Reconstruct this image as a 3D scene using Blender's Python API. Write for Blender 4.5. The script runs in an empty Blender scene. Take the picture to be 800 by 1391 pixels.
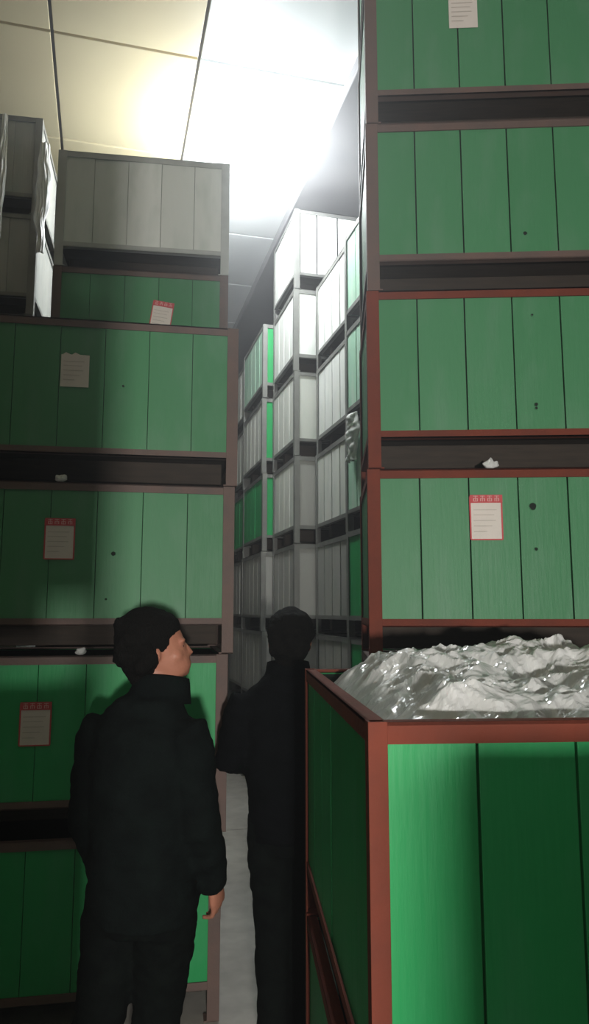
import bpy, bmesh, math, random
from mathutils import Vector, Matrix, noise
random.seed(7)
C = bpy.context.scene.collection
R = math.radians
CAM_Z = 1.70
PITCH = R(7.7)
FPX = 1000.0                      # focal length in pixels of the 1391 px high frame

# ------------------------------------------------------------------ materials
def nodes(name):
    m = bpy.data.materials.new(name); m.use_nodes = True
    nt = m.node_tree; nt.nodes.clear()
    out = nt.nodes.new('ShaderNodeOutputMaterial')
    b = nt.nodes.new('ShaderNodeBsdfPrincipled')
    nt.links.new(b.outputs[0], out.inputs[0])
    return m, nt, b, out

def ramp(nt, fac, c0, c1, p0=.3, p1=.7):
    r = nt.nodes.new('ShaderNodeValToRGB')
    r.color_ramp.elements[0].position = p0; r.color_ramp.elements[1].position = p1
    r.color_ramp.elements[0].color = (*c0, 1); r.color_ramp.elements[1].color = (*c1, 1)
    nt.links.new(fac, r.inputs[0]); return r.outputs[0]

def noise_tex(nt, scale, detail=4, stretch=None):
    tc = nt.nodes.new('ShaderNodeTexCoord')
    n = nt.nodes.new('ShaderNodeTexNoise'); n.inputs['Scale'].default_value = scale
    n.inputs['Detail'].default_value = detail
    if stretch:
        mp = nt.nodes.new('ShaderNodeMapping'); mp.inputs['Scale'].default_value = stretch
        nt.links.new(tc.outputs['Object'], mp.inputs[0]); nt.links.new(mp.outputs[0], n.inputs[0])
    else:
        nt.links.new(tc.outputs['Object'], n.inputs[0])
    return n.outputs['Fac']

def mat(name, c0, c1=None, scale=6, rough=.6, metal=0, stretch=None, bump=0, bscale=60, spec=.5):
    m, nt, b, out = nodes(name)
    if c1 is None: c1 = tuple(x*.8 for x in c0)
    nt.links.new(ramp(nt, noise_tex(nt, scale, 5, stretch), c0, c1), b.inputs['Base Color'])
    b.inputs['Roughness'].default_value = rough; b.inputs['Metallic'].default_value = metal
    b.inputs['Specular IOR Level'].default_value = spec
    if bump:
        bp = nt.nodes.new('ShaderNodeBump'); bp.inputs['Strength'].default_value = bump
        bp.inputs['Distance'].default_value = .01
        nt.links.new(noise_tex(nt, bscale, 4, stretch), bp.inputs['Height'])
        nt.links.new(bp.outputs[0], b.inputs['Normal'])
    return m

def plank_mat(name, c0, c1, c2, rough=.5):
    """painted board: every board of a panel gets its own tone, plus grain and scuffs"""
    m, nt, b, out = nodes(name)
    g = nt.nodes.new('ShaderNodeNewGeometry')
    isl = ramp(nt, g.outputs['Random Per Island'], c0, c1, 0, 1)
    n = noise_tex(nt, 4, 6, (2.2, 2.2, .8))
    scuff = nt.nodes.new('ShaderNodeMix'); scuff.data_type = 'RGBA'
    f = ramp(nt, n, (0, 0, 0), (1, 1, 1), .48, .78)
    nt.links.new(f, scuff.inputs['Factor'])
    nt.links.new(isl, scuff.inputs['A']); scuff.inputs['B'].default_value = (*c2, 1)
    nt.links.new(scuff.outputs['Result'], b.inputs['Base Color'])
    b.inputs['Roughness'].default_value = rough
    b.inputs['Specular IOR Level'].default_value = .35
    bp = nt.nodes.new('ShaderNodeBump'); bp.inputs['Strength'].default_value = .12
    bp.inputs['Distance'].default_value = .01
    nt.links.new(noise_tex(nt, 25, 4, (3, 3, .3)), bp.inputs['Height'])
    nt.links.new(bp.outputs[0], b.inputs['Normal'])
    return m

M = {}
M['green'] = plank_mat('green_paint', (.016, .320, .090), (.024, .370, .115), (.050, .360, .140))
M['hazed'] = plank_mat('hazed_green_paint', (.058, .235, .100), (.074, .268, .122), (.105, .275, .150))  # same green, greyed in the colour to stand in for haze
M['mint'] = plank_mat('pale_green_paint', (.36, .62, .46), (.48, .70, .56), (.55, .68, .58))
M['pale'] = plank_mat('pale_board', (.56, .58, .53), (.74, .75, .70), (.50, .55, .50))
M['white'] = plank_mat('white_board', (.70, .72, .69), (.82, .83, .80), (.62, .66, .62))
M['grey'] = plank_mat('grey_board', (.34, .34, .32), (.42, .42, .39), (.30, .32, .30))
M['rust'] = mat('red_oxide_steel', (.195, .045, .026), (.145, .040, .026), 9, .7, 0, None, .15, 60, .15)
M['dull'] = mat('weathered_brown_steel', (.155, .095, .078), (.115, .082, .072), 9, .65, 0, None, .15)
M['hazesteel'] = mat('haze_paled_steel', (.52, .53, .52), (.42, .43, .42), 9, .5, .1)  # rails lightened in the colour to match the veil of glare
M['zinc'] = mat('grey_steel', (.23, .23, .215), (.16, .16, .15), 9, .5, .2, None, .1)
M['skid'] = mat('dark_timber', (.05, .035, .025), (.03, .022, .016), 8, .8, 0, (1, 8, 8))
M['knot'] = mat('knot_hole', (.012, .02, .014), None, 8, .9)
M['paper'] = mat('label_paper', (.80, .72, .66), (.74, .68, .62), 14, .7)
M['red'] = mat('label_red', (.62, .06, .07), (.55, .07, .08), 14, .6)
M['pink'] = mat('label_lettering', (.85, .55, .52), None, 14, .6)
M['ink'] = mat('label_print', (.66, .59, .53), None, 14, .7)
M['cream'] = mat('cream_ceiling_panel', (.66, .57, .36), (.60, .51, .32), 1.2, .55)
M['panel'] = mat('white_ceiling_panel', (.80, .82, .82), (.74, .77, .78), 1.5, .45)
M['soffit'] = mat('grey_soffit', (.30, .29, .30), (.24, .24, .25), 1.2, .7)
M['roof'] = mat('dark_joint', (.10, .09, .07), None, 3, .8)
M['wall'] = mat('grey_wall', (.20, .20, .185), (.15, .15, .14), 1.2, .8)
M['coat'] = mat('black_wool', (.0055, .0085, .008), (.0035, .005, .005), 14, .9, 0, None, .3, 180, .06)
M['navy'] = mat('black_padded_cloth', (.0035, .0042, .005), (.0025, .003, .0035), 14, .9, 0, None, .3, 160, .05)
M['pants'] = mat('dark_trouser_cloth', (.005, .007, .0062), (.003, .004, .004), 20, .9, 0, None, .25, 200, .05)
M['hair'] = mat('black_hair', (.004, .004, .004), (.007, .006, .005), 60, .7, 0, (4, 4, 1), .8, 90, .08)
M['skin'] = mat('skin', (.50, .21, .135), (.43, .17, .11), 16, .5, 0, None, .08, 120)
M['eyewhite'] = mat('eye_white', (.7, .66, .62), None, 10, .2)
M['iris'] = mat('dark_iris', (.02, .012, .01), None, 10, .2)
M['shoe'] = mat('black_leather', (.015, .014, .013), None, 20, .45)
M['sole'] = mat('shoe_sole', (.03, .03, .03), None, 20, .8)
M['lamp_metal'] = mat('white_lamp_metal', (.75, .75, .74), None, 5, .4)

def floor_mat():
    m, nt, b, out = nodes('worn_concrete')
    a = ramp(nt, noise_tex(nt, 1.3, 7), (.42, .395, .355), (.54, .515, .47))
    s = ramp(nt, noise_tex(nt, 9, 6), (.62, .62, .62), (1, 1, 1), .3, .62)
    mx = nt.nodes.new('ShaderNodeMix'); mx.data_type = 'RGBA'; mx.blend_type = 'MULTIPLY'
    mx.inputs['Factor'].default_value = .6
    nt.links.new(a, mx.inputs['A']); nt.links.new(s, mx.inputs['B'])
    nt.links.new(mx.outputs['Result'], b.inputs['Base Color'])
    b.inputs['Roughness'].default_value = .6
    return m
M['floor'] = floor_mat()

def film_mat():
    m, nt, b, out = nodes('clear_plastic_film')
    b.inputs['Base Color'].default_value = (.80, .80, .78, 1)
    b.inputs['Roughness'].default_value = .16
    b.inputs['Specular IOR Level'].default_value = .9
    nt.links.new(ramp(nt, noise_tex(nt, 7, 5), (.72, .73, .72), (.90, .90, .89)), b.inputs['Base Color'])
    t = nt.nodes.new('ShaderNodeBsdfTranslucent'); t.inputs[0].default_value = (.75, .76, .75, 1)
    mx = nt.nodes.new('ShaderNodeMixShader'); mx.inputs[0].default_value = .15
    nt.links.new(b.outputs[0], mx.inputs[1]); nt.links.new(t.outputs[0], mx.inputs[2])
    nt.links.new(mx.outputs[0], out.inputs[0])
    return m
M['film'] = film_mat()

def emit(name, col, s):
    m = bpy.data.materials.new(name); m.use_nodes = True
    nt = m.node_tree; nt.nodes.clear()
    o = nt.nodes.new('ShaderNodeOutputMaterial'); e = nt.nodes.new('ShaderNodeEmission')
    e.inputs[0].default_value = (*col, 1); e.inputs[1].default_value = s
    nt.links.new(e.outputs[0], o.inputs[0]); return m
M['glow'] = emit('lit_lamp_glass', (.93, .98, 1.0), 780)

# ------------------------------------------------------------------ mesh helpers
class MB:
    def __init__(s): s.v = []; s.f = []; s.mi = []
    def box(s, x0, x1, y0, y1, z0, z1, mi=0, mtx=None):
        n = len(s.v)
        p = [Vector((x, y, z)) for z in (z0, z1) for y in (y0, y1) for x in (x0, x1)]
        if mtx: p = [mtx @ q for q in p]
        s.v += p
        for q in ((0, 2, 3, 1), (4, 5, 7, 6), (0, 1, 5, 4), (2, 6, 7, 3), (0, 4, 6, 2), (1, 3, 7, 5)):
            s.f.append([n+i for i in q]); s.mi.append(mi)
    def prism(s, poly, z0, z1, mi=0):
        n = len(s.v); k = len(poly)
        s.v += [Vector((x, y, z0)) for x, y in poly] + [Vector((x, y, z1)) for x, y in poly]
        s.f.append([n+i for i in reversed(range(k))]); s.f.append([n+k+i for i in range(k)])
        s.mi += [mi, mi]
        for i in range(k):
            j = (i+1) % k; s.f.append([n+i, n+j, n+k+j, n+k+i]); s.mi.append(mi)
    def loft(s, rings, mi=0):
        """rings: lists of points of equal length; closed at both ends"""
        n = len(s.v); k = len(rings[0])
        for r in rings: s.v += [Vector(p) for p in r]
        for a in range(len(rings)-1):
            for i in range(k):
                j = (i+1) % k
                s.f.append([n+a*k+i, n+a*k+j, n+(a+1)*k+j, n+(a+1)*k+i]); s.mi.append(mi)
        s.f.append([n+i for i in reversed(range(k))]); s.f.append([n+(len(rings)-1)*k+i for i in range(k)])
        s.mi += [mi, mi]
    def ball(s, c, rx, ry, rz, mtx=None, nu=14, nv=9, mi=0):
        rings = []
        for a in range(1, nv):
            t = math.pi*a/nv
            rings.append([Vector((rx*math.sin(t)*math.cos(2*math.pi*i/nu), ry*math.sin(t)*math.sin(2*math.pi*i/nu), -rz*math.cos(t))) for i in range(nu)])
        c = Vector(c)
        rings = [[(mtx @ p if mtx else p)+c for p in r] for r in rings]
        s.loft(rings, mi)
    def limb(s, pts, k=14, mi=0):
        """pts: (x,y,z,r) or (x,y,z,rx,ry) along a limb; rounded rings square to the path"""
        P = [Vector(p[:3]) for p in pts]; rings = []
        for i, p in enumerate(P):
            if i == 0: t = P[1]-P[0]
            elif i == len(P)-1: t = P[-1]-P[-2]
            else: t = (P[i+1]-P[i]).normalized()+(P[i]-P[i-1]).normalized()
            t.normalize()
            ref = Vector((1, 0, 0)) if abs(t.x) < .8 else Vector((0, 1, 0))
            u = (ref-t*ref.dot(t)).normalized(); w = t.cross(u)
            rx = pts[i][3]; ry = pts[i][4] if len(pts[i]) > 4 else rx
            rings.append([p+u*rx*math.cos(2*math.pi*j/k)+w*ry*math.sin(2*math.pi*j/k) for j in range(k)])
        s.loft(rings, mi)
    def mesh(s, name, mats, smooth=False, bevel=0):
        me = bpy.data.meshes.new(name)
        me.from_pydata([tuple(v) for v in s.v], [], s.f)
        for m in mats: me.materials.append(m)
        for p, i in zip(me.polygons, s.mi): p.material_index = i
        bm = bmesh.new(); bm.from_mesh(me)
        bmesh.ops.recalc_face_normals(bm, faces=bm.faces)
        if bevel:
            es = [e for e in bm.edges if len(e.link_faces) == 2 and e.calc_face_angle() > .6]
            bmesh.ops.bevel(bm, geom=es, offset=bevel, segments=2, affect='EDGES', profile=.5)
        bm.to_mesh(me); bm.free()
        if smooth:
            for p in me.polygons: p.use_smooth = True
        return me

def link(name, me, parent=None):
    o = bpy.data.objects.new(name, me); C.objects.link(o)
    if parent: o.parent = parent
    return o
def tag(o, label, cat, group=None):
    o['label'] = label; o['category'] = cat
    if group: o['group'] = group
    return o
def thing(name, label, cat, loc=(0, 0, 0), rz=0, group=None):
    o = bpy.data.objects.new(name, None); C.objects.link(o)
    o.empty_display_size = .1
    o.location = loc; o.rotation_euler = (0, 0, rz)
    return tag(o, label, cat, group)
def struct(name, mb, m, bevel=0):
    o = link(name, mb.mesh(name, [m] if not isinstance(m, list) else m, bevel=bevel)); o['kind'] = 'structure'; return o

# ------------------------------------------------------------------ camera
cd = bpy.data.cameras.new('camera'); cam = bpy.data.objects.new('camera', cd); C.objects.link(cam)
cam.location = (0, 0, CAM_Z); cam.rotation_euler = (R(90)+PITCH, 0, 0)
cd.sensor_fit = 'VERTICAL'; cd.sensor_height = 36; cd.lens = 36*FPX/1391
cd.clip_start = .05
bpy.context.scene.camera = cam

# ------------------------------------------------------------------ the hall (turned 14.5 degrees to the camera)
ROOM = R(14.5)
RM = Matrix.Rotation(ROOM, 4, 'Z')
def room(l, a, z=0):                                    # lateral, along the aisle
    return RM @ Vector((l, a, z))
CEIL = 5.60
def rstruct(name, boxes, m, bevel=0):
    mb = MB()
    for b in boxes: mb.box(*b)
    o = struct(name, mb, m, bevel); o.rotation_euler.z = ROOM; return o
L0, L1, A0, A1 = -4.2, 4.6, -5.2, 13.4
slabs = []
a = -5.2
joints = [8.97+.01]
while a < A1-.01:
    slabs.append((L0, L1, a, min(a+2.79, A1), -.12, 0)); a += 2.79+.012
rstruct('floor', slabs, M['floor'], .004)
rstruct('floor', [(L0, L1, A0, A1, -.3, -.121)], M['roof'])
rstruct('ceiling', [(L0, L1, A0, A1, CEIL+.03, CEIL+.15)], M['roof'])
cream, white = [], []
PITCHL, PITCHA = 1.0, 1.18
for i in range(-4, 2):
    l0 = .536+(i-1)*PITCHL if i < 1 else .536
    l1 = l0+PITCHL if i < 1 else 1.64
    for j in range(-9, 9):
        a0 = 4.78+j*PITCHA
        bx = (max(l0+.011, L0), l1-.011, max(a0+.011, A0), min(a0+PITCHA-.011, A1), CEIL, CEIL+.03)
        if bx[3] > bx[2] and bx[1] > bx[0]: (white if i == 1 else cream).append(bx)
rstruct('ceiling', cream, M['cream'], .003)
rstruct('ceiling', white, M['panel'], .003)
rstruct('trim_1', [(1.62, L1, A0, A1, 5.50, CEIL+.03)], M['soffit'], .01)
rstruct('wall_back', [(L0, L1, A1, A1+.15, -.3, CEIL+.15)], M['wall'])
rstruct('wall_front', [(L0, L1, A0-.15, A0, -.3, CEIL+.15)], M['wall'])
rstruct('wall_left', [(L0-.15, L0, A0-.15, A1+.15, -.3, CEIL+.15)], M['wall'])
rstruct('wall_right', [(L1, L1+.15, A0-.15, A1+.15, -.3, CEIL+.15)], M['wall'])

# ------------------------------------------------------------------ crates
H = .757            # one crate in a stack
FOOT = .125         # open height under the body
POST = .052; TH = .006
_cache = {}
def cached(key, fn):
    if key not in _cache: _cache[key] = fn()
    return _cache[key]

def post_mesh(fm, POST=POST):
    def f():
        mb = MB()
        mb.prism([(0, 0), (POST, 0), (POST, TH), (TH, TH), (TH, POST), (0, POST)], 0, H-.002)
        mb.box(0, POST+.012, 0, POST+.012, 0, .006)                    # foot plate
        return mb.mesh('corner_post', [M[fm]], bevel=.0012)
    return cached(('post', fm, POST), f)
def frame_mesh(w, d, z0, z1, fm, nm, POST=POST):
    def f():
        mb = MB(); x, y, e = w/2, d/2, POST*.9
        for s in (-1, 1):
            ya, yb = sorted((s*(y-.002), s*(y-.002-TH)))
            mb.box(-x+e, x-e, ya, yb, z0, z1)
            yc, yd = sorted((s*(y-.002), s*(y-.034)))
            zz = z1 if nm == 'top_frame' else z0+TH
            mb.box(-x+e, x-e, yc, yd, zz-TH, zz)
            xa, xb = sorted((s*(x-.002), s*(x-.002-TH)))
            mb.box(xa, xb, -y+e, y-e, z0, z1)
            xc, xd = sorted((s*(x-.002), s*(x-.034)))
            mb.box(xc, xd, -y+e, y-e, zz-TH, zz)
        return mb.mesh(nm, [M[fm]])
    return cached((nm, w, d, fm, POST), f)
def panel_mesh(length, col, pitch, seed, knots=()):
    """a row of upright boards, face towards -Y"""
    def f():
        rnd = random.Random(seed); mb = MB(); g = .0075 if col in ('pale', 'white', 'grey', 'mint') and pitch > .195 else (.0012 if pitch == .19 else .0026)
        n = max(2, round(length/pitch)); p = length/n; x = -length/2
        for i in range(n):
            dy = rnd.uniform(0, .004); dx = rnd.uniform(-.004, .004) if 0 < i < n-1 else 0
            mb.box(x+i*p+g, x+(i+1)*p-g, dy, .018+dy, FOOT+.012, H-.014)
        mb.box(-length/2, length/2, .023, .027, FOOT+.014, H-.016, 1)     # dark backing seen in the grooves
        for (kx, kz, r) in knots:
            n0 = len(mb.v); q = 10
            ring = [Vector((kx+r*math.cos(2*math.pi*j/q)*rnd.uniform(.8, 1.15), -.0008, kz+r*math.sin(2*math.pi*j/q))) for j in range(q)]
            ring2 = [Vector((v.x, .004, v.z)) for v in ring]
            mb.loft([ring, ring2], 1)
        return mb.mesh('plank_panel', [M[col], M['knot']], bevel=.0014)
    return cached(('panel', length, col, pitch, seed, knots), f)
def base_mesh(w, d, col):
    def f():
        mb = MB(); n = 6; p = (w-.06)/n
        for i in range(n): mb.box(-w/2+.03+i*p, -w/2+.03+(i+1)*p, -d/2+.03, d/2-.03, FOOT+.012, FOOT+.03)
        return mb.mesh('base_board', [M['skid']])
    return cached(('base', w, d), f)
def skid_mesh(w):
    def f():
        mb = MB(); mb.box(-w/2+.06, w/2-.06, -.035, .035, .035, FOOT+.011)
        return mb.mesh('skid', [M['skid']], bevel=.004)
    return cached(('skid', w), f)

def label_meshes(torn):
    def sheet():
        rnd = random.Random(5); mb = MB(); nx, nz = 6, 8; w, h = .062, .086
        for side in (0, 1):
            pass
        pts = {}
        for i in range(nx+1):
            for k in range(nz+1):
                x = -w+2*w*i/nx; z = -h+2*h*k/nz
                if torn and k == nz: z -= rnd.choice((0, .012, .026))
                y = -.002-.003*math.sin(3.1*i/nx)*(k/nz)
                pts[i, k] = len(mb.v); mb.v.append(Vector((x, y, z)))
        back = {}
        for key in list(pts): back[key] = len(mb.v); mb.v.append(mb.v[pts[key]]+Vector((0, .0015, 0)))
        for i in range(nx):
            for k in range(nz):
                mb.f.append([pts[i, k], pts[i+1, k], pts[i+1, k+1], pts[i, k+1]]); mb.mi.append(0)
                mb.f.append([back[i, k], back[i, k+1], back[i+1, k+1], back[i+1, k]]); mb.mi.append(0)
        # faint printed lines
        for k, (z, l) in enumerate(((.030, .9), (.010, .8), (-.012, .86), (-.034, .7), (-.056, .5))):
            mb.box(-w*.82, -w*.82+2*w*.82*l, -.0056-.0, -.0050, z, z+.0035, 1)
        if not torn:
            for s in (-1, 1): mb.box(s*w-.004, s*w+.002, -.0032, -.0006, -h, h, 2)
            mb.box(-w, w, -.0032, -.0006, -h-.003, -h+.002, 2)
        return mb.mesh('paper_label', [M['paper'], M['ink'], M['red']])
    def head():
        mb = MB(); w = .064
        mb.box(-w, w, -.0075, -.001, .060, .092, 0)
        # four small block characters made of strokes
        for c in range(4):
            cx = -.042+c*.028
            for (x0, x1, z0, z1) in ((-.009, .009, .0855, .0875), (-.001, .001, .065, .0885), (-.008, .008, .077, .079),
                                     (-.009, -.006, .066, .078), (.006, .009, .066, .078), (-.009, .009, .0655, .0675))[:6 if c % 2 == 0 else 5]:
                mb.box(cx+x0, cx+x1, -.0082, -.0074, z0, z1, 1)
        return mb.mesh('label_header', [M['red'], M['pink']])
    return cached(('sheet', torn), sheet), cached('head', head)

def crate(loc, rz, w, d, label, group, col='green', fm='dull', front=None, pitch=.19, seed=1, knots=(), paper=None, sidecol=None, post=POST):
    t = thing('storage_crate', label, 'crate', loc, rz, group)
    for (sx, sy, q) in ((-1, -1, 0), (1, -1, 1), (1, 1, 2), (-1, 1, 3)):
        o = link('corner_post', post_mesh(fm, post), t); o.location = (sx*w/2, sy*d/2, 0); o.rotation_euler.z = q*math.pi/2
    link('top_frame', frame_mesh(w, d, H-.040, H-.003, fm, 'top_frame', post), t)
    link('bottom_frame', frame_mesh(w, d, FOOT, FOOT+.032, fm, 'bottom_frame', post), t)
    o = link('front_panel', panel_mesh(w-.03, col, pitch, seed, knots), t); o.location = (0, -d/2+.0085, 0)
    o = link('back_panel', panel_mesh(w-.03, col, pitch, 90), t); o.location = (0, d/2-.0085, 0); o.rotation_euler.z = math.pi
    o = link('side_panel', panel_mesh(d-.03, sidecol or col, pitch, 91+seed % 3), t); o.location = (-w/2+.0085, 0, 0); o.rotation_euler.z = -math.pi/2
    o = link('side_panel', panel_mesh(d-.03, sidecol or col, pitch, 92), t); o.location = (w/2-.0085, 0, 0); o.rotation_euler.z = math.pi/2
    link('base_board', base_mesh(w, d, col), t)
    for s in (-1, 1):
        o = link('skid', skid_mesh(w), t); o.location = (0, s*(d/2-.22), 0)
    if paper:
        px, pz, tilt, torn = paper
        sh, hd = label_meshes(torn)
        p = link('paper_label', sh, t); p.location = (px, -d/2+.0075, pz); p.rotation_euler.y = tilt
        p['label'] = 'white paper label with torn top' if torn else 'white paper label with red header'
        if not torn: link('label_header', hd, p)
    return t

ORD = ['bottom', 'second from the floor', 'third from the floor', 'fourth from the floor', 'fifth from the floor', 'sixth from the floor', 'seventh from the floor']
def corner_to_center(corner, rz, w, d, right=False):
    """front corner (left or right) -> centre of the crate"""
    off = Vector(((-w/2 if right else w/2), d/2, 0)); off.rotate(Matrix.Rotation(rz, 3, 'Z'))
    return Vector((corner[0], corner[1], 0))+off
def rj(s): return random.uniform(-s, s)

# stack at the left, four high, beside the two people
rz = R(10); W, D = 1.22, .85
extra = ['bottom one on the floor, no label', 'second from the floor, red-headed label',
         'third from the floor, red-headed label', 'topmost of four, torn white label']
papers = [None, None, None, None]
for lv in range(4):
    cx = (-.315, -.295, -.275, -.262)[lv]
    c = corner_to_center((cx, 3.34), rz, W, D, True)
    pp = [None, (-.20, .47, 0, False), (-.155, .50, 0, False), (-.13, .52, 0, True)][lv]
    kn = [(), (), ((.075, .44, .011), (.05, .24, .006)), ((.085, .45, .007),)][lv]
    crate((c.x, c.y, lv*H), rz+rj(.006), W, D, 'green crate in the left front stack, '+extra[lv], 'crates of the left front stack',
          'green' if lv < 2 else 'hazed', 'dull', seed=10+lv, knots=kn, paper=pp)

# taller stack right behind it
W2 = 1.06
for lv in range(6):
    c = corner_to_center((-.412, 4.37), R(8), W2, .82, True)
    top = lv == 5  # top crate gets pale boards and rails as painted haze
    crate((c.x, c.y, lv*H), R(8)+rj(.005), W2, .82,
          ['hidden green crate behind the left front stack, '+ORD[lv], 'green crate with a tilted white label, behind and above the left front stack',
           'haze-paled grey crate just under the ceiling, above the tilted label'][0 if lv < 4 else lv-3],
          'crates of the stack behind the left front stack', 'white' if top else 'hazed', 'hazesteel' if top else 'dull', seed=20+lv,
          paper=(.125, .47, R(8), False) if lv == 4 else None)

# stack at the far left edge, seven high
for lv in range(7):
    c = corner_to_center((-1.85, 4.98), rz, 1.1, .85, True)
    crate((c.x, c.y, lv*H), rz+rj(.006), 1.1, .85,
          'grey crate at the far left edge, '+('topmost under the cream ceiling' if lv == 6 else ('second from the top' if lv == 5 else ORD[lv]+', hidden behind green crates')),
          'crates of the far left stack', 'grey', 'zinc', seed=30+lv)

# stack at the right, in front of the aisle row
rz3 = R(-2.8); W3, D3 = 1.2, .76
for lv in range(7):
    cx = .293+(.0, .0, .0, .006, .012, .016, .02)[lv]
    c = corner_to_center((cx, 2.92), rz3, W3, D3)
    kn = {2: ((.055, .60, .016), (.06, .43, .008)), 3: ((.08, .26, .009), (.08, .245, .007), (.08, .64, .006)), 4: ((.06, .24, .010),)}.get(lv, ())
    pp = {2: (-.13, .555, 0, False), 5: (-.17, .53, 0, True)}.get(lv)
    lab = {2: 'green crate, right stack, just above the plastic film, red-headed label', 3: 'green crate in the right stack, second above the plastic film, no label',
           4: 'green crate in the right stack, third above the plastic film, one knot hole', 5: 'topmost visible green crate of the right stack, white label cut by frame'}.get(
           lv, 'green crate in the right stack, '+ORD[lv]+', hidden')
    crate((c.x, c.y, lv*H), rz3, W3, D3, lab, 'crates of the right stack', 'hazed', 'rust' if lv in (2, 3) else 'dull', pitch=.2, seed=40+lv, knots=kn, paper=pp)

# near pair at the lower right
rz4 = R(4.4); W4, D4 = 1.1, 1.2
NC = corner_to_center((.126, 1.30), rz4, W4, D4)
for lv in range(2):
    crate((NC.x, NC.y, lv*H), rz4, W4, D4, ['green crate under the near red-framed crate, standing on the floor', 'near green crate with red oxide frame, plastic film heaped inside it'][lv],
          'near crates at the lower right', 'green', 'rust', post=.034, pitch=.18 if lv else .2, seed=50+lv, knots=((-.10, .62, .006), (-.13, .42, .005)) if lv else ())

# the row along the right side of the aisle, darker low down, paler above
def row(lat, a0, w, d, cols, who, seed0, fm='zinc'):
    n = len(cols)
    for lv, cl in enumerate(cols):
        p = room(lat+w/2+rj(.008), a0+d/2+rj(.004))
        pos = 'topmost' if lv == n-1 else ('bottom one on the floor' if lv == 0 else ORD[lv])
        fc, sc = cl if isinstance(cl, tuple) else (cl, cl)
        crate((p.x, p.y, lv*H), ROOM+rj(.004), w, d, f'{ {"green": "green", "mint": "pale green", "pale": "pale", "white": "whitewashed", "grey": "grey"}[sc]} crate, {pos}, in {who}',
              'crates of '+who, fc, fm, pitch=.2, seed=seed0+lv, sidecol=sc, post=.046)
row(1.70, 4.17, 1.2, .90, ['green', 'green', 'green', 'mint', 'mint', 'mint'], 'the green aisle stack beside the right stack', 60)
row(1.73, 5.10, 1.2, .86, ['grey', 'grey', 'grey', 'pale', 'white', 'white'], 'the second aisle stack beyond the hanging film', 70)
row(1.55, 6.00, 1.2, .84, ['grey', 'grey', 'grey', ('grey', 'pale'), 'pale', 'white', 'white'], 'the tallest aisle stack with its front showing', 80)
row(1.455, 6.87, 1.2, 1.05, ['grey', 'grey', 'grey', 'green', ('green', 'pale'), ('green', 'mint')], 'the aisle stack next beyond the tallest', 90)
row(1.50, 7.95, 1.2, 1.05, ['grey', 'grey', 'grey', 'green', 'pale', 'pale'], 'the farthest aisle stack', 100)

# light blockers added out of frame: invented crate stacks shading the lower scene
def beside(corner, w, d, n, right, who, seed0):
    for lv in range(n):
        c = corner_to_center(corner, 0, w, d, right)
        crate((c.x, c.y, lv*H), 0, w, d, f'green shading crate added off-frame, {ORD[lv]}, {who}', 'added shading crates '+who, 'green', 'rust', seed=seed0+lv)
beside((.345, -1.0), 1.1, .9, 2, False, 'to the right of the camera', 110)
beside((-.11, -1.0), 1.1, .9, 4, True, 'to the left of the camera', 120)

# ------------------------------------------------------------------ plastic film
def film_heap():
    mb = MB(); nx, ny = 170, 170
    w, d = W4-.10, D4-.10
    idx = {}
    for j in range(ny+1):
        for i in range(nx+1):
            u, v = i/nx, j/ny
            x, y = (u-.5)*w, (v-.5)*d
            h = .062+.05*noise.noise(Vector((x*2.6, y*2.6, 3.1)))
            def rdg(f, k): return abs(noise.noise(Vector((x*f+k, y*f, k*1.7))))
            h += -.050*rdg(5, 1.3)-.050*rdg(10, 4.1)-.022*rdg(21, 9.2)-.008*rdg(44, 2.2)
            edge = min(u, 1-u, v*1.15, 1-v)
            e = min(1, edge/.16); e = e**.8
            z = -.07+(h+.045*min(1, max(0, v-.1)*2)+.075)*e
            for (pu, pv, pr, ph) in ((.66, .72, .035, .05), (.33, .70, .06, .02), (.12, .62, .05, .02)):
                r2 = ((u-pu)**2+(v-pv)**2)/pr**2
                z += ph*math.exp(-r2)*(1-1.2*rdg(30, 3))
            x += .012*noise.noise(Vector((x*14, y*14, 20))); y += .012*noise.noise(Vector((x*14, y*14, 40)))
            idx[i, j] = len(mb.v); mb.v.append(Vector((x, y, z)))
    for j in range(ny):
        for i in range(nx):
            mb.f.append([idx[i, j], idx[i+1, j], idx[i+1, j+1], idx[i, j+1]]); mb.mi.append(0)
    o = link('plastic_film', mb.mesh('plastic_film', [M['film']], smooth=False))
    o.location = (NC.x, NC.y, 2*H-.012); o.rotation_euler.z = rz4
    s = o.modifiers.new('Solidify', 'SOLIDIFY'); s.thickness = .0015
    tag(o, 'crumpled clear plastic film heaped in the near red-framed crate', 'plastic film')
film_heap()

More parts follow.
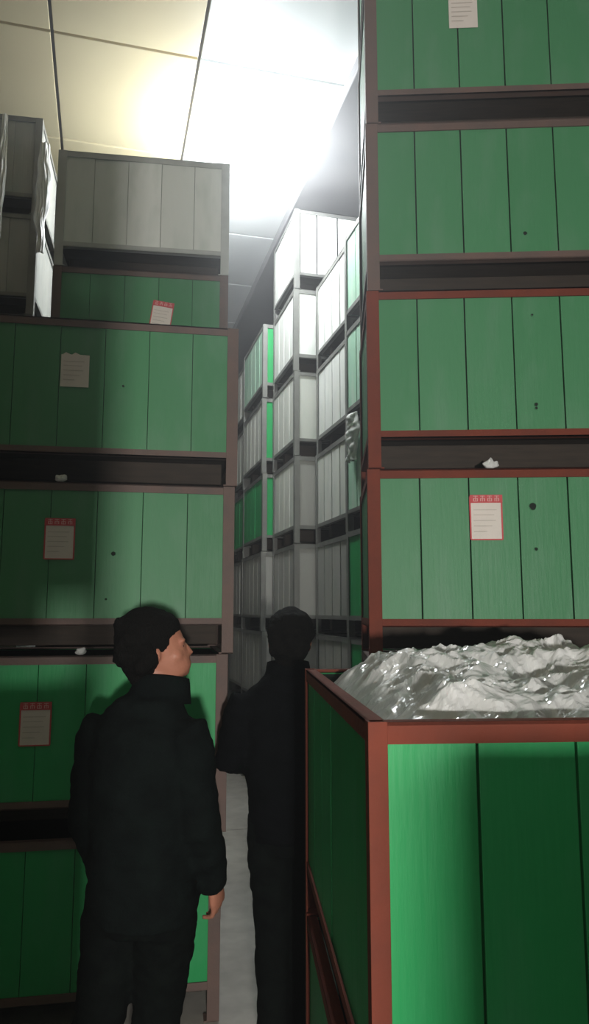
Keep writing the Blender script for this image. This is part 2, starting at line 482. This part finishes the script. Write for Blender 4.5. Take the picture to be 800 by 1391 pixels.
def hanging_film(name, label, top, right, down, out, w, h, seed, amp=.03):
    """a crumpled strip hanging from a crate edge"""
    mb = MB(); nx, nz = 26, 40; idx = {}
    r = Vector(right).normalized(); n = Vector(out).normalized()
    for k in range(nz+1):
        for i in range(nx+1):
            u, v = i/nx-.5, k/nz
            ww = w*(.55+.45*math.sin(math.pi*min(1, v*1.1+.1)))*(1+.35*noise.noise(Vector((v*4, seed, 0))))
            off = amp*(.6+noise.noise(Vector((u*5+seed, v*6, seed)))+.6*noise.noise(Vector((u*13, v*14, seed+3))))+.012
            taper = math.sin(math.pi*(u+.5))**.6
            p = Vector((0, 0, -h*v))+r*(u*ww+.02*noise.noise(Vector((v*5, 2, seed))))+n*(max(off, .006)*taper+.006)
            idx[i, k] = len(mb.v); mb.v.append(p)
    for k in range(nz):
        for i in range(nx):
            mb.f.append([idx[i, k], idx[i+1, k], idx[i+1, k+1], idx[i, k+1]]); mb.mi.append(0)
    o = link(name, mb.mesh(name, [M['film']], smooth=True)); o.location = top
    s = o.modifiers.new('Solidify', 'SOLIDIFY'); s.thickness = .0015
    return tag(o, label, 'plastic film', 'strips of film hanging from crates')
e1 = RM @ Vector((1, 0, 0)); e2 = RM @ Vector((0, 1, 0))
hanging_film('plastic_film', 'small crumpled white film hanging on the green aisle stack',
             room(1.69, 4.84, 3.90-.757*0-.81), e2, None, -e1, .26, .34, 2.0, .03)
hanging_film('plastic_film', 'long white film strip hanging down the right side of the far left grey crates',
             Vector((-1.82, 4.965, 5.08)), (1, .17, 0), None, (.17, -1, 0), .10, .85, 6.0, .015)
hanging_film('plastic_film', 'pale film strip at the left picture edge, on the topmost grey crate',
             Vector((-2.10, 4.915, 5.27)), (1, .17, 0), None, (.17, -1, 0), .06, .95, 9.0, .015)

def scrap(label, loc, r, seed):
    mb = MB(); mb.ball((0, 0, r*.55), r, r*.6, r*.6, None, 22, 14)
    for v in mb.v:
        k = noise.noise(v*38+Vector((seed, 0, 0)))+.6*noise.noise(v*80+Vector((0, seed, 0)))
        v *= 1+.45*k; v.z = max(v.z, 0)
    o = link('plastic_film', mb.mesh('plastic_film', [M['film']])); o.location = loc
    tag(o, label, 'plastic film', 'scraps of film in the gaps between crates')
scrap('small scrap of film in the gap above the right stack crate with red-headed label', (.79, 2.915, 3*H), .030, 1.0)
scrap('glinting scrap of film in the gap above the second crate of the left front stack', (-.93, 3.245, 2*H), .024, 5.0)
scrap('dim scrap of film in the gap below the torn-label crate at left', (-1.04, 3.225, 3*H), .026, 8.0)

# ------------------------------------------------------------------ lamp under the ceiling
LP = Vector((-.42, 5.57, 0))
lamp = thing('ceiling_lamp', 'lit white ceiling lamp glaring over the aisle', 'lamp', (LP.x, LP.y, CEIL), ROOM)
DROP = .34
mb = MB(); mb.limb([(0, 0, -.001, .055), (0, 0, -.03, .05), (0, 0, -.045, .02)], 20); link('ceiling_rose', mb.mesh('ceiling_rose', [M['lamp_metal']], smooth=True), lamp)
mb = MB(); mb.limb([(0, 0, -.03, .006), (0, 0, -DROP+.16, .006)], 8); link('cord', mb.mesh('cord', [M['lamp_metal']], smooth=True), lamp)
mb = MB(); mb.limb([(0, 0, -DROP+.17, .018), (0, 0, -DROP+.15, .028), (0, 0, -DROP+.085, .03)], 16); link('socket', mb.mesh('socket', [M['lamp_metal']], smooth=True), lamp)
mb = MB(); mb.ball((0, 0, -DROP), .085, .085, .095, None, 20, 12); link('bulb', mb.mesh('bulb', [M['glow']], smooth=True), lamp)
def light(name, typ, loc, power, col, size=.1, rot=None, sizey=None):
    l = bpy.data.lights.new(name, typ); o = bpy.data.objects.new(name, l); C.objects.link(o)
    l.energy = power; l.color = col; o.location = loc
    if typ == 'POINT': l.shadow_soft_size = size
    if typ == 'AREA':
        l.size = size
        if sizey: l.shape = 'RECTANGLE'; l.size_y = sizey
    if rot: o.rotation_euler = rot
    return o
light('rear_light', 'AREA', (.45, -2.8, 1.56), 215, (1.0, .97, .92), .15, (R(90), 0, R(4)), .15)

w = bpy.data.worlds.new('world'); bpy.context.scene.world = w; w.use_nodes = True
w.node_tree.nodes['Background'].inputs[0].default_value = (.5, .55, .5, 1)
w.node_tree.nodes['Background'].inputs[1].default_value = .012
vol = w.node_tree.nodes.new('ShaderNodeVolumeScatter'); vol.inputs['Density'].default_value = .023; vol.inputs['Anisotropy'].default_value = .68
vol.inputs['Color'].default_value = (.95, .97, 1, 1)
w.node_tree.links.new(vol.outputs[0], w.node_tree.nodes['World Output'].inputs['Volume'])

# ------------------------------------------------------------------ people
def remesh(mb, voxel, smooth_it=4, wrinkle=None):
    me = mb.mesh('raw', [])
    o = bpy.data.objects.new('raw', me); C.objects.link(o)
    m = o.modifiers.new('r', 'REMESH'); m.mode = 'VOXEL'; m.voxel_size = voxel
    s = o.modifiers.new('s', 'SMOOTH'); s.iterations = smooth_it; s.factor = .5
    dg = bpy.context.evaluated_depsgraph_get(); dg.update()
    out = bpy.data.meshes.new_from_object(o.evaluated_get(dg))
    bpy.data.objects.remove(o); bpy.data.meshes.remove(me)
    if wrinkle:
        amp, sc = wrinkle
        ns = [v.normal.copy() for v in out.vertices]
        for v, n in zip(out.vertices, ns):
            q = v.co
            k = noise.noise(Vector((q.x*sc, q.y*sc, q.z*sc*1.7)))+.5*noise.noise(Vector((q.x*sc*2, q.y*sc*2, q.z*sc*4+7)))
            v.co = q+n*amp*k
    for p in out.polygons: p.use_smooth = True
    return out
def setmat(me, m):
    me.materials.clear(); me.materials.append(m); return me
def ellipse(c, rx, ry, k=20, pw=1.0):
    r = []
    for j in range(k):
        a = 2*math.pi*j/k; ca, sa = math.cos(a), math.sin(a)
        r.append(Vector((c[0]+rx*math.copysign(abs(ca)**pw, ca), c[1]+ry*math.copysign(abs(sa)**pw, sa), c[2])))
    return r
def lerp(a, b, t): return Vector(a).lerp(Vector(b), t)

def person(loc, yaw, label, J, coat, head_yaw, head_pitch, head_roll, hairlong):
    t = thing('person', label, 'person', loc, yaw, None)
    HP = Vector(J['neck'])
    HM = Matrix.Translation(HP) @ Matrix.Rotation(head_yaw, 4, 'Z') @ Matrix.Rotation(head_roll, 4, 'Y') @ Matrix.Rotation(head_pitch, 4, 'X')
    # --- head rings in head space: origin neck pivot, +Y face, z up
    hr = [(.030, .018, .046, .052), (.048, .040, .052, .062), (.068, .036, .060, .078), (.095, .022, .068, .090), (.125, .012, .073, .096), (.155, .006, .076, .099),
          (.185, .001, .076, .098), (.212, -.004, .071, .090), (.235, -.008, .057, .072), (.250, -.010, .036, .046), (.257, -.010, .014, .018)]
    body = MB()
    body.loft([[HM @ p for p in ellipse((0, cy, z), rx, ry)] for z, cy, rx, ry in hr])
    def hb(c, rx, ry, rz, rot=None): body.ball(HM @ Vector(c), rx, ry, rz, HM.to_3x3() @ rot if rot else HM.to_3x3())
    hb((0, .083, .052), .024, .022, .018)                          # chin
    for s in (-1, 1):
        hb((s*.046, .060, .108), .022, .028, .022)                # cheekbone
        hb((s*.030, .094, .152), .026, .012, .008)                # brow
        hb((s*.080, -.004, .128), .010, .020, .030, Matrix.Rotation(R(-12), 3, 'X'))     # ear
        hb((s*.084, -.012, .142), .008, .014, .014)
        hb((s*.012, .106, .105), .009, .010, .008)                # nostril wing
    body.limb([tuple(HM @ Vector((0, .096, .142)))+(.009,), tuple(HM @ Vector((0, .108, .122)))+(.011,), tuple(HM @ Vector((0, .117, .106)))+(.012,), tuple(HM @ Vector((0, .104, .099)))+(.009,)], 10)
    hb((0, .097, .083), .022, .008, .006); hb((0, .095, .073), .019, .008, .006)   # lips
    # neck, torso
    hip = Vector(J['hip']); ch = Vector(J['chest'])
    body.limb([tuple(HM @ Vector((0, -.012, .085)))+(.058,), tuple(HP+Vector((0, -.004, .02)))+(.058,), tuple(HP+Vector((0, -.012, -.05)))+(.066,), tuple(ch+Vector((0, 0, .10)))+(.085,)])
    tor = [(hip+Vector((0, 0, -.07)), .13, .095), (hip, .155, .11), (lerp(hip, ch, .4), .135, .095), (lerp(hip, ch, .75), .155, .105), (ch, .165, .11), (ch+Vector((0, 0, .07)), .13, .08), (ch+Vector((0, 0, .12)), .08, .06)]
    body.loft([ellipse(c, rx, ry) for c, rx, ry in tor])
    for s, q in ((-1, 'l'), (1, 'r')):
        sh, el, wr = (Vector(J[k+q]) for k in ('sh', 'el', 'wr'))
        body.limb([tuple(lerp(sh, ch+Vector((0, 0, .04)), .5))+(.046,), tuple(sh+Vector((0, 0, -.015)))+(.044,), tuple(lerp(sh, el, .5))+(.043,), tuple(el)+(.038,), tuple(lerp(el, wr, .35))+(.038,), tuple(wr)+(.026, .024)])
        hp = Vector((s*.088, 0, 0))+hip; kn, an = Vector(J['kn'+q]), Vector(J['an'+q])
        body.limb([tuple(hp+Vector((0, 0, .03)))+(.085,), tuple(lerp(hp, kn, .3))+(.080,), tuple(kn)+(.054,), tuple(lerp(kn, an, .35))+(.054,), tuple(an)+(.036,)])
        body.limb([tuple(an)+(.036,), tuple(an+Vector((0, .02, -.035)))+(.035,), tuple(an+Vector((s*.01, .12, -.05)))+(.034, .022), tuple(an+Vector((s*.012, .165, -.055)))+(.024, .014)])
        # hand: palm and five fingers, curled
        dr = (wr-el).normalized()
        side = Vector((-s, 0, 0)); fw = Vector(J.get('palmfwd'+q, (0, 1, 0)))
        fw = (fw-dr*fw.dot(dr)).normalized(); inn = fw.cross(dr)*(1 if s > 0 else -1); inn.normalize()
        pc = wr+dr*.075
        rings = []
        for tt, hw, th in ((-.01, .025, .021), (.02, .033, .018), (.05, .041, .017), (.078, .042, .014), (.092, .038, .010)):
            c = wr+dr*tt
            rings.append([c+fw*hw*math.cos(2*math.pi*k/14)+inn*th*math.sin(2*math.pi*k/14) for k in range(14)])
        body.loft(rings)
        for k, (o_, ln) in enumerate(((.031, .068), (.011, .078), (-.010, .072), (-.030, .056))):
            p0 = wr+dr*.078+fw*o_; p1 = p0+dr*ln*.48+inn*.008+fw*o_*.12; p2 = p1+dr*ln*.30+inn*.020; p3 = p2+dr*ln*.12+inn*.022
            body.limb([tuple(p0)+(.0098,), tuple(p1)+(.0094,), tuple(p2)+(.0086,), tuple(p3)+(.007,)], 10)
        th0 = wr+dr*.022+fw*.022+inn*.006
        body.limb([tuple(th0)+(.015,), tuple(th0+dr*.030+fw*.024+inn*.012)+(.0125,), tuple(th0+dr*.058+fw*.030+inn*.022)+(.0105,), tuple(th0+dr*.078+fw*.028+inn*.030)+(.0085,)], 10)
    link('body', setmat(remesh(body, .0062, 3), M['skin']), t)
    # eyes
    for s in (-1, 1):
        mb = MB(); mb.ball(HM @ Vector((s*.031, .083, .133)), .0120, .0120, .0115, HM.to_3x3())
        e = link('eye', mb.mesh('eye', [M['eyewhite']], smooth=True), t)
        mb = MB(); mb.ball(HM @ Vector((s*.031, .0935, .133)), .0058, .003, .0058, HM.to_3x3())
        link('iris', mb.mesh('iris', [M['iris']], smooth=True), e)
    # --- hair cap, open at the face
    mb = MB(); g = .017+hairlong
    hrr = [(.045, -.052, .050, .034), (.070, -.040, .060, .055), (.095, -.034, .076, .072), (.125, -.028, .082, .083), (.155, -.022, .085+g*.3, .090), (.185, -.010, .084+g*.5, .102+g*.3), (.215, -.006, .080+g*.6, .098+g*.4),
           (.240, -.010, .066+g*.7, .080+g*.6), (.262, -.014, .044+g*.6, .054+g*.6), (.272+g*.5, -.014, .018, .022)]
    mb.loft([[HM @ p for p in ellipse((0, cy, z), rx, ry)] for z, cy, rx, ry in hrr])
    for s in (-1, 1): mb.ball(HM @ Vector((s*.074, .022, .165)), .014, .030, .032, HM.to_3x3())     # temple
    rr = random.Random(int(abs(loc[0])*1000))
    for k in range(26):                                                          # tufts
        a = rr.uniform(-2.7, .0) if k % 2 else rr.uniform(0, 6.28); zz = rr.uniform(.10, .25)
        rad = .088 if zz < .2 else .068
        if math.sin(a) > .35 and zz < .19: continue
        mb.ball(HM @ Vector((rad*math.cos(a)*.92, -.018+rad*math.sin(a), zz)), .026, .026, .030, HM.to_3x3(), 8, 6)
    link('hair', setmat(remesh(mb, .008, 2, (.004, 55)), M['hair']), t)
    # --- jacket
    jk = MB(); hem = J['hem']
    hz = Vector((hip.x, hip.y, hem))
    bul = J.get('bulk', 1.0)
    prof = [(hz, .170*bul, .135*bul), (hz+Vector((0, 0, .05)), .178*bul, .143*bul), (lerp(hz, ch, .35), .172*bul, .142*bul), (lerp(hz, ch, .65), .176*bul, .142*bul), (ch, .180*bul, .138*bul),
            (ch+Vector((0, -.004, .07)), .176*bul, .122*bul), (ch+Vector((0, -.006, .115)), .162, .108), (ch+Vector((0, -.004, .150)), .135, .098), (ch+Vector((HP.x*.5, -.004, .18)), .110, .092), (HP+Vector((0, -.006, .005)), .094, .088), (HP+Vector((0, -.008, .03)), .086, .084)]
    jk.loft([ellipse(c, rx, ry, 24, .9) for c, rx, ry in prof])
    for s, q in ((-1, 'l'), (1, 'r')):
        sh, el, wr = (Vector(J[k+q]) for k in ('sh', 'el', 'wr'))
        cu = lerp(el, wr, .97)
        jk.limb([tuple(lerp(sh, ch+Vector((0, 0, .04)), .62))+(.06,), tuple(lerp(sh, ch+Vector((0, 0, .06)), .3))+(.078,), tuple(sh+Vector((0, 0, -.012)))+(.072*bul,), tuple(lerp(sh, el, .2))+(.072*bul,), tuple(lerp(sh, el, .75))+(.064*bul,), tuple(el)+(.060*bul,),
                 tuple(lerp(el, cu, .4))+(.060*bul,), tuple(lerp(el, cu, .85))+(.052*bul,), tuple(cu)+(.044,)], 16)
    link('jacket', setmat(remesh(jk, .010, 4, (.009, 11)), coat), t)
    # collar: a standing band round the neck
    cb = MB(); rings = []
    for (z, o_, r) in ((-.03, 0, .098), (.030, .004, .092), (.050, .006, .088), (.052, .006, .078), (.0, 0, .074), (-.03, 0, .074)):
        rings.append([HP+Vector((r*math.cos(2*math.pi*k/28), r*1.02*math.sin(2*math.pi*k/28)-.002+o_, z-.014*math.sin(2*math.pi*k/28))) for k in range(28)])
    n0 = len(cb.v)
    for r in rings: cb.v += r
    for a_ in range(len(rings)):
        b_ = (a_+1) % len(rings)
        for k in range(28):
            l_ = (k+1) % 28
            cb.f.append([n0+a_*28+k, n0+a_*28+l_, n0+b_*28+l_, n0+b_*28+k]); cb.mi.append(0)
    link('collar', cb.mesh('collar', [coat], smooth=True), t)
    # --- trousers
    tr = MB()
    tr.loft([ellipse(hip+Vector((0, 0, z)), rx, ry, 22, .92) for z, rx, ry in ((-.12, .150, .115), (-.05, .172, .130), (.03, .170, .128), (.10, .160, .120))])
    for s, q in ((-1, 'l'), (1, 'r')):
        hp = hip+Vector((s*.088, 0, 0)); kn, an = Vector(J['kn'+q]), Vector(J['an'+q])
        tr.limb([tuple(hp+Vector((0, 0, .02)))+(.092,), tuple(lerp(hp, kn, .3))+(.098, .100), tuple(lerp(hp, kn, .65))+(.088,), tuple(kn)+(.076,), tuple(lerp(kn, an, .4))+(.074,), tuple(lerp(kn, an, .8))+(.066,), tuple(an+Vector((0, -.004, -.02)))+(.064,)], 16)
    link('trousers', setmat(remesh(tr, .010, 4, (.008, 12)), M['pants']), t)
    # --- shoes
    for s, q in ((-1, 'l'), (1, 'r')):
        an = Vector(J['an'+q]); ft = an.z
        mb = MB()
        secs = [(-.075, .030, .016, .055), (-.055, .038, .016, .095), (-.01, .041, .016, .105), (.05, .043, .016, .085), (.11, .047, .016, .062), (.165, .044, .016, .050), (.200, .028, .016, .036)]
        rings = []
        for y, hw, z0, z1 in secs:
            ring = []
            for k in range(16):
                a_ = 2*math.pi*k/16
                ring.append(Vector((an.x+s*.008+hw*math.cos(a_), an.y+y, an.z-.085+(z0+z1)/2+(z1-z0)/2*math.copysign(abs(math.sin(a_))**.7, math.sin(a_)))))
            rings.append(ring)
        mb.loft(rings)
        sh_ = link('shoe', mb.mesh('shoe', [M['shoe']], smooth=True), t)
        mb = MB()
        mb.prism([(an.x+s*.008+x_, an.y+y_) for x_, y_ in ((-.034, -.08), (.034, -.08), (.043, -.03), (.046, .05), (.050, .11), (.046, .17), (.026, .208), (-.026, .208), (-.046, .17), (-.050, .11), (-.046, .05), (-.043, -.03))], an.z-.085, an.z-.066)
        link('sole', mb.mesh('sole', [M['sole']], bevel=.003), sh_)
    return t

# person at the left, seen from behind, head turned to the right
J1 = dict(neck=(.035, .03, 1.44), chest=(.0, 0, 1.24), hip=(.005, 0, .86), hem=.77, bulk=1.0,
          shl=(-.165, -.01, 1.335), ell=(-.180, -.05, 1.06), wrl=(-.165, .06, .84),
          shr=(.165, -.01, 1.335), elr=(.205, .00, 1.05), wrr=(.175, .15, .83),
          knl=(-.125, -.02, .47), anl=(-.20, -.16, .085), knr=(.02, .08, .47), anr=(-.02, .05, .085))
person((-.475, 2.42, 0), R(-22), 'person in a dark jacket at left, head turned right, seen from behind', J1, M['coat'], R(-52), R(12), 0, .004)
# person further on, beside the near crate, back to the camera, arms bent forward
J2 = dict(neck=(.02, .02, 1.44), chest=(0, 0, 1.235), hip=(.035, 0, .87), hem=.80, bulk=.97,
          shl=(-.170, -.01, 1.335), ell=(-.222, -.04, 1.10), wrl=(-.12, .20, 1.08),
          shr=(.175, -.01, 1.335), elr=(.225, -.03, 1.09), wrr=(.12, .21, 1.07), palmfwdl=(0, .2, 1), palmfwdr=(0, .2, 1),
          knl=(-.040, .03, .47), anl=(-.035, -.03, .085), knr=(.105, .01, .47), anr=(.10, .0, .085))
person((-.045, 3.12, 0), R(4), 'person in black beside the near crate, back to the camera', J2, M['navy'], R(-4), R(8), R(3), .008)

# ------------------------------------------------------------------ view
vs = bpy.context.scene.view_settings
vs.view_transform = 'Standard'; vs.look = 'None'; vs.gamma = 1; vs.exposure = 0; vs.use_curve_mapping = False
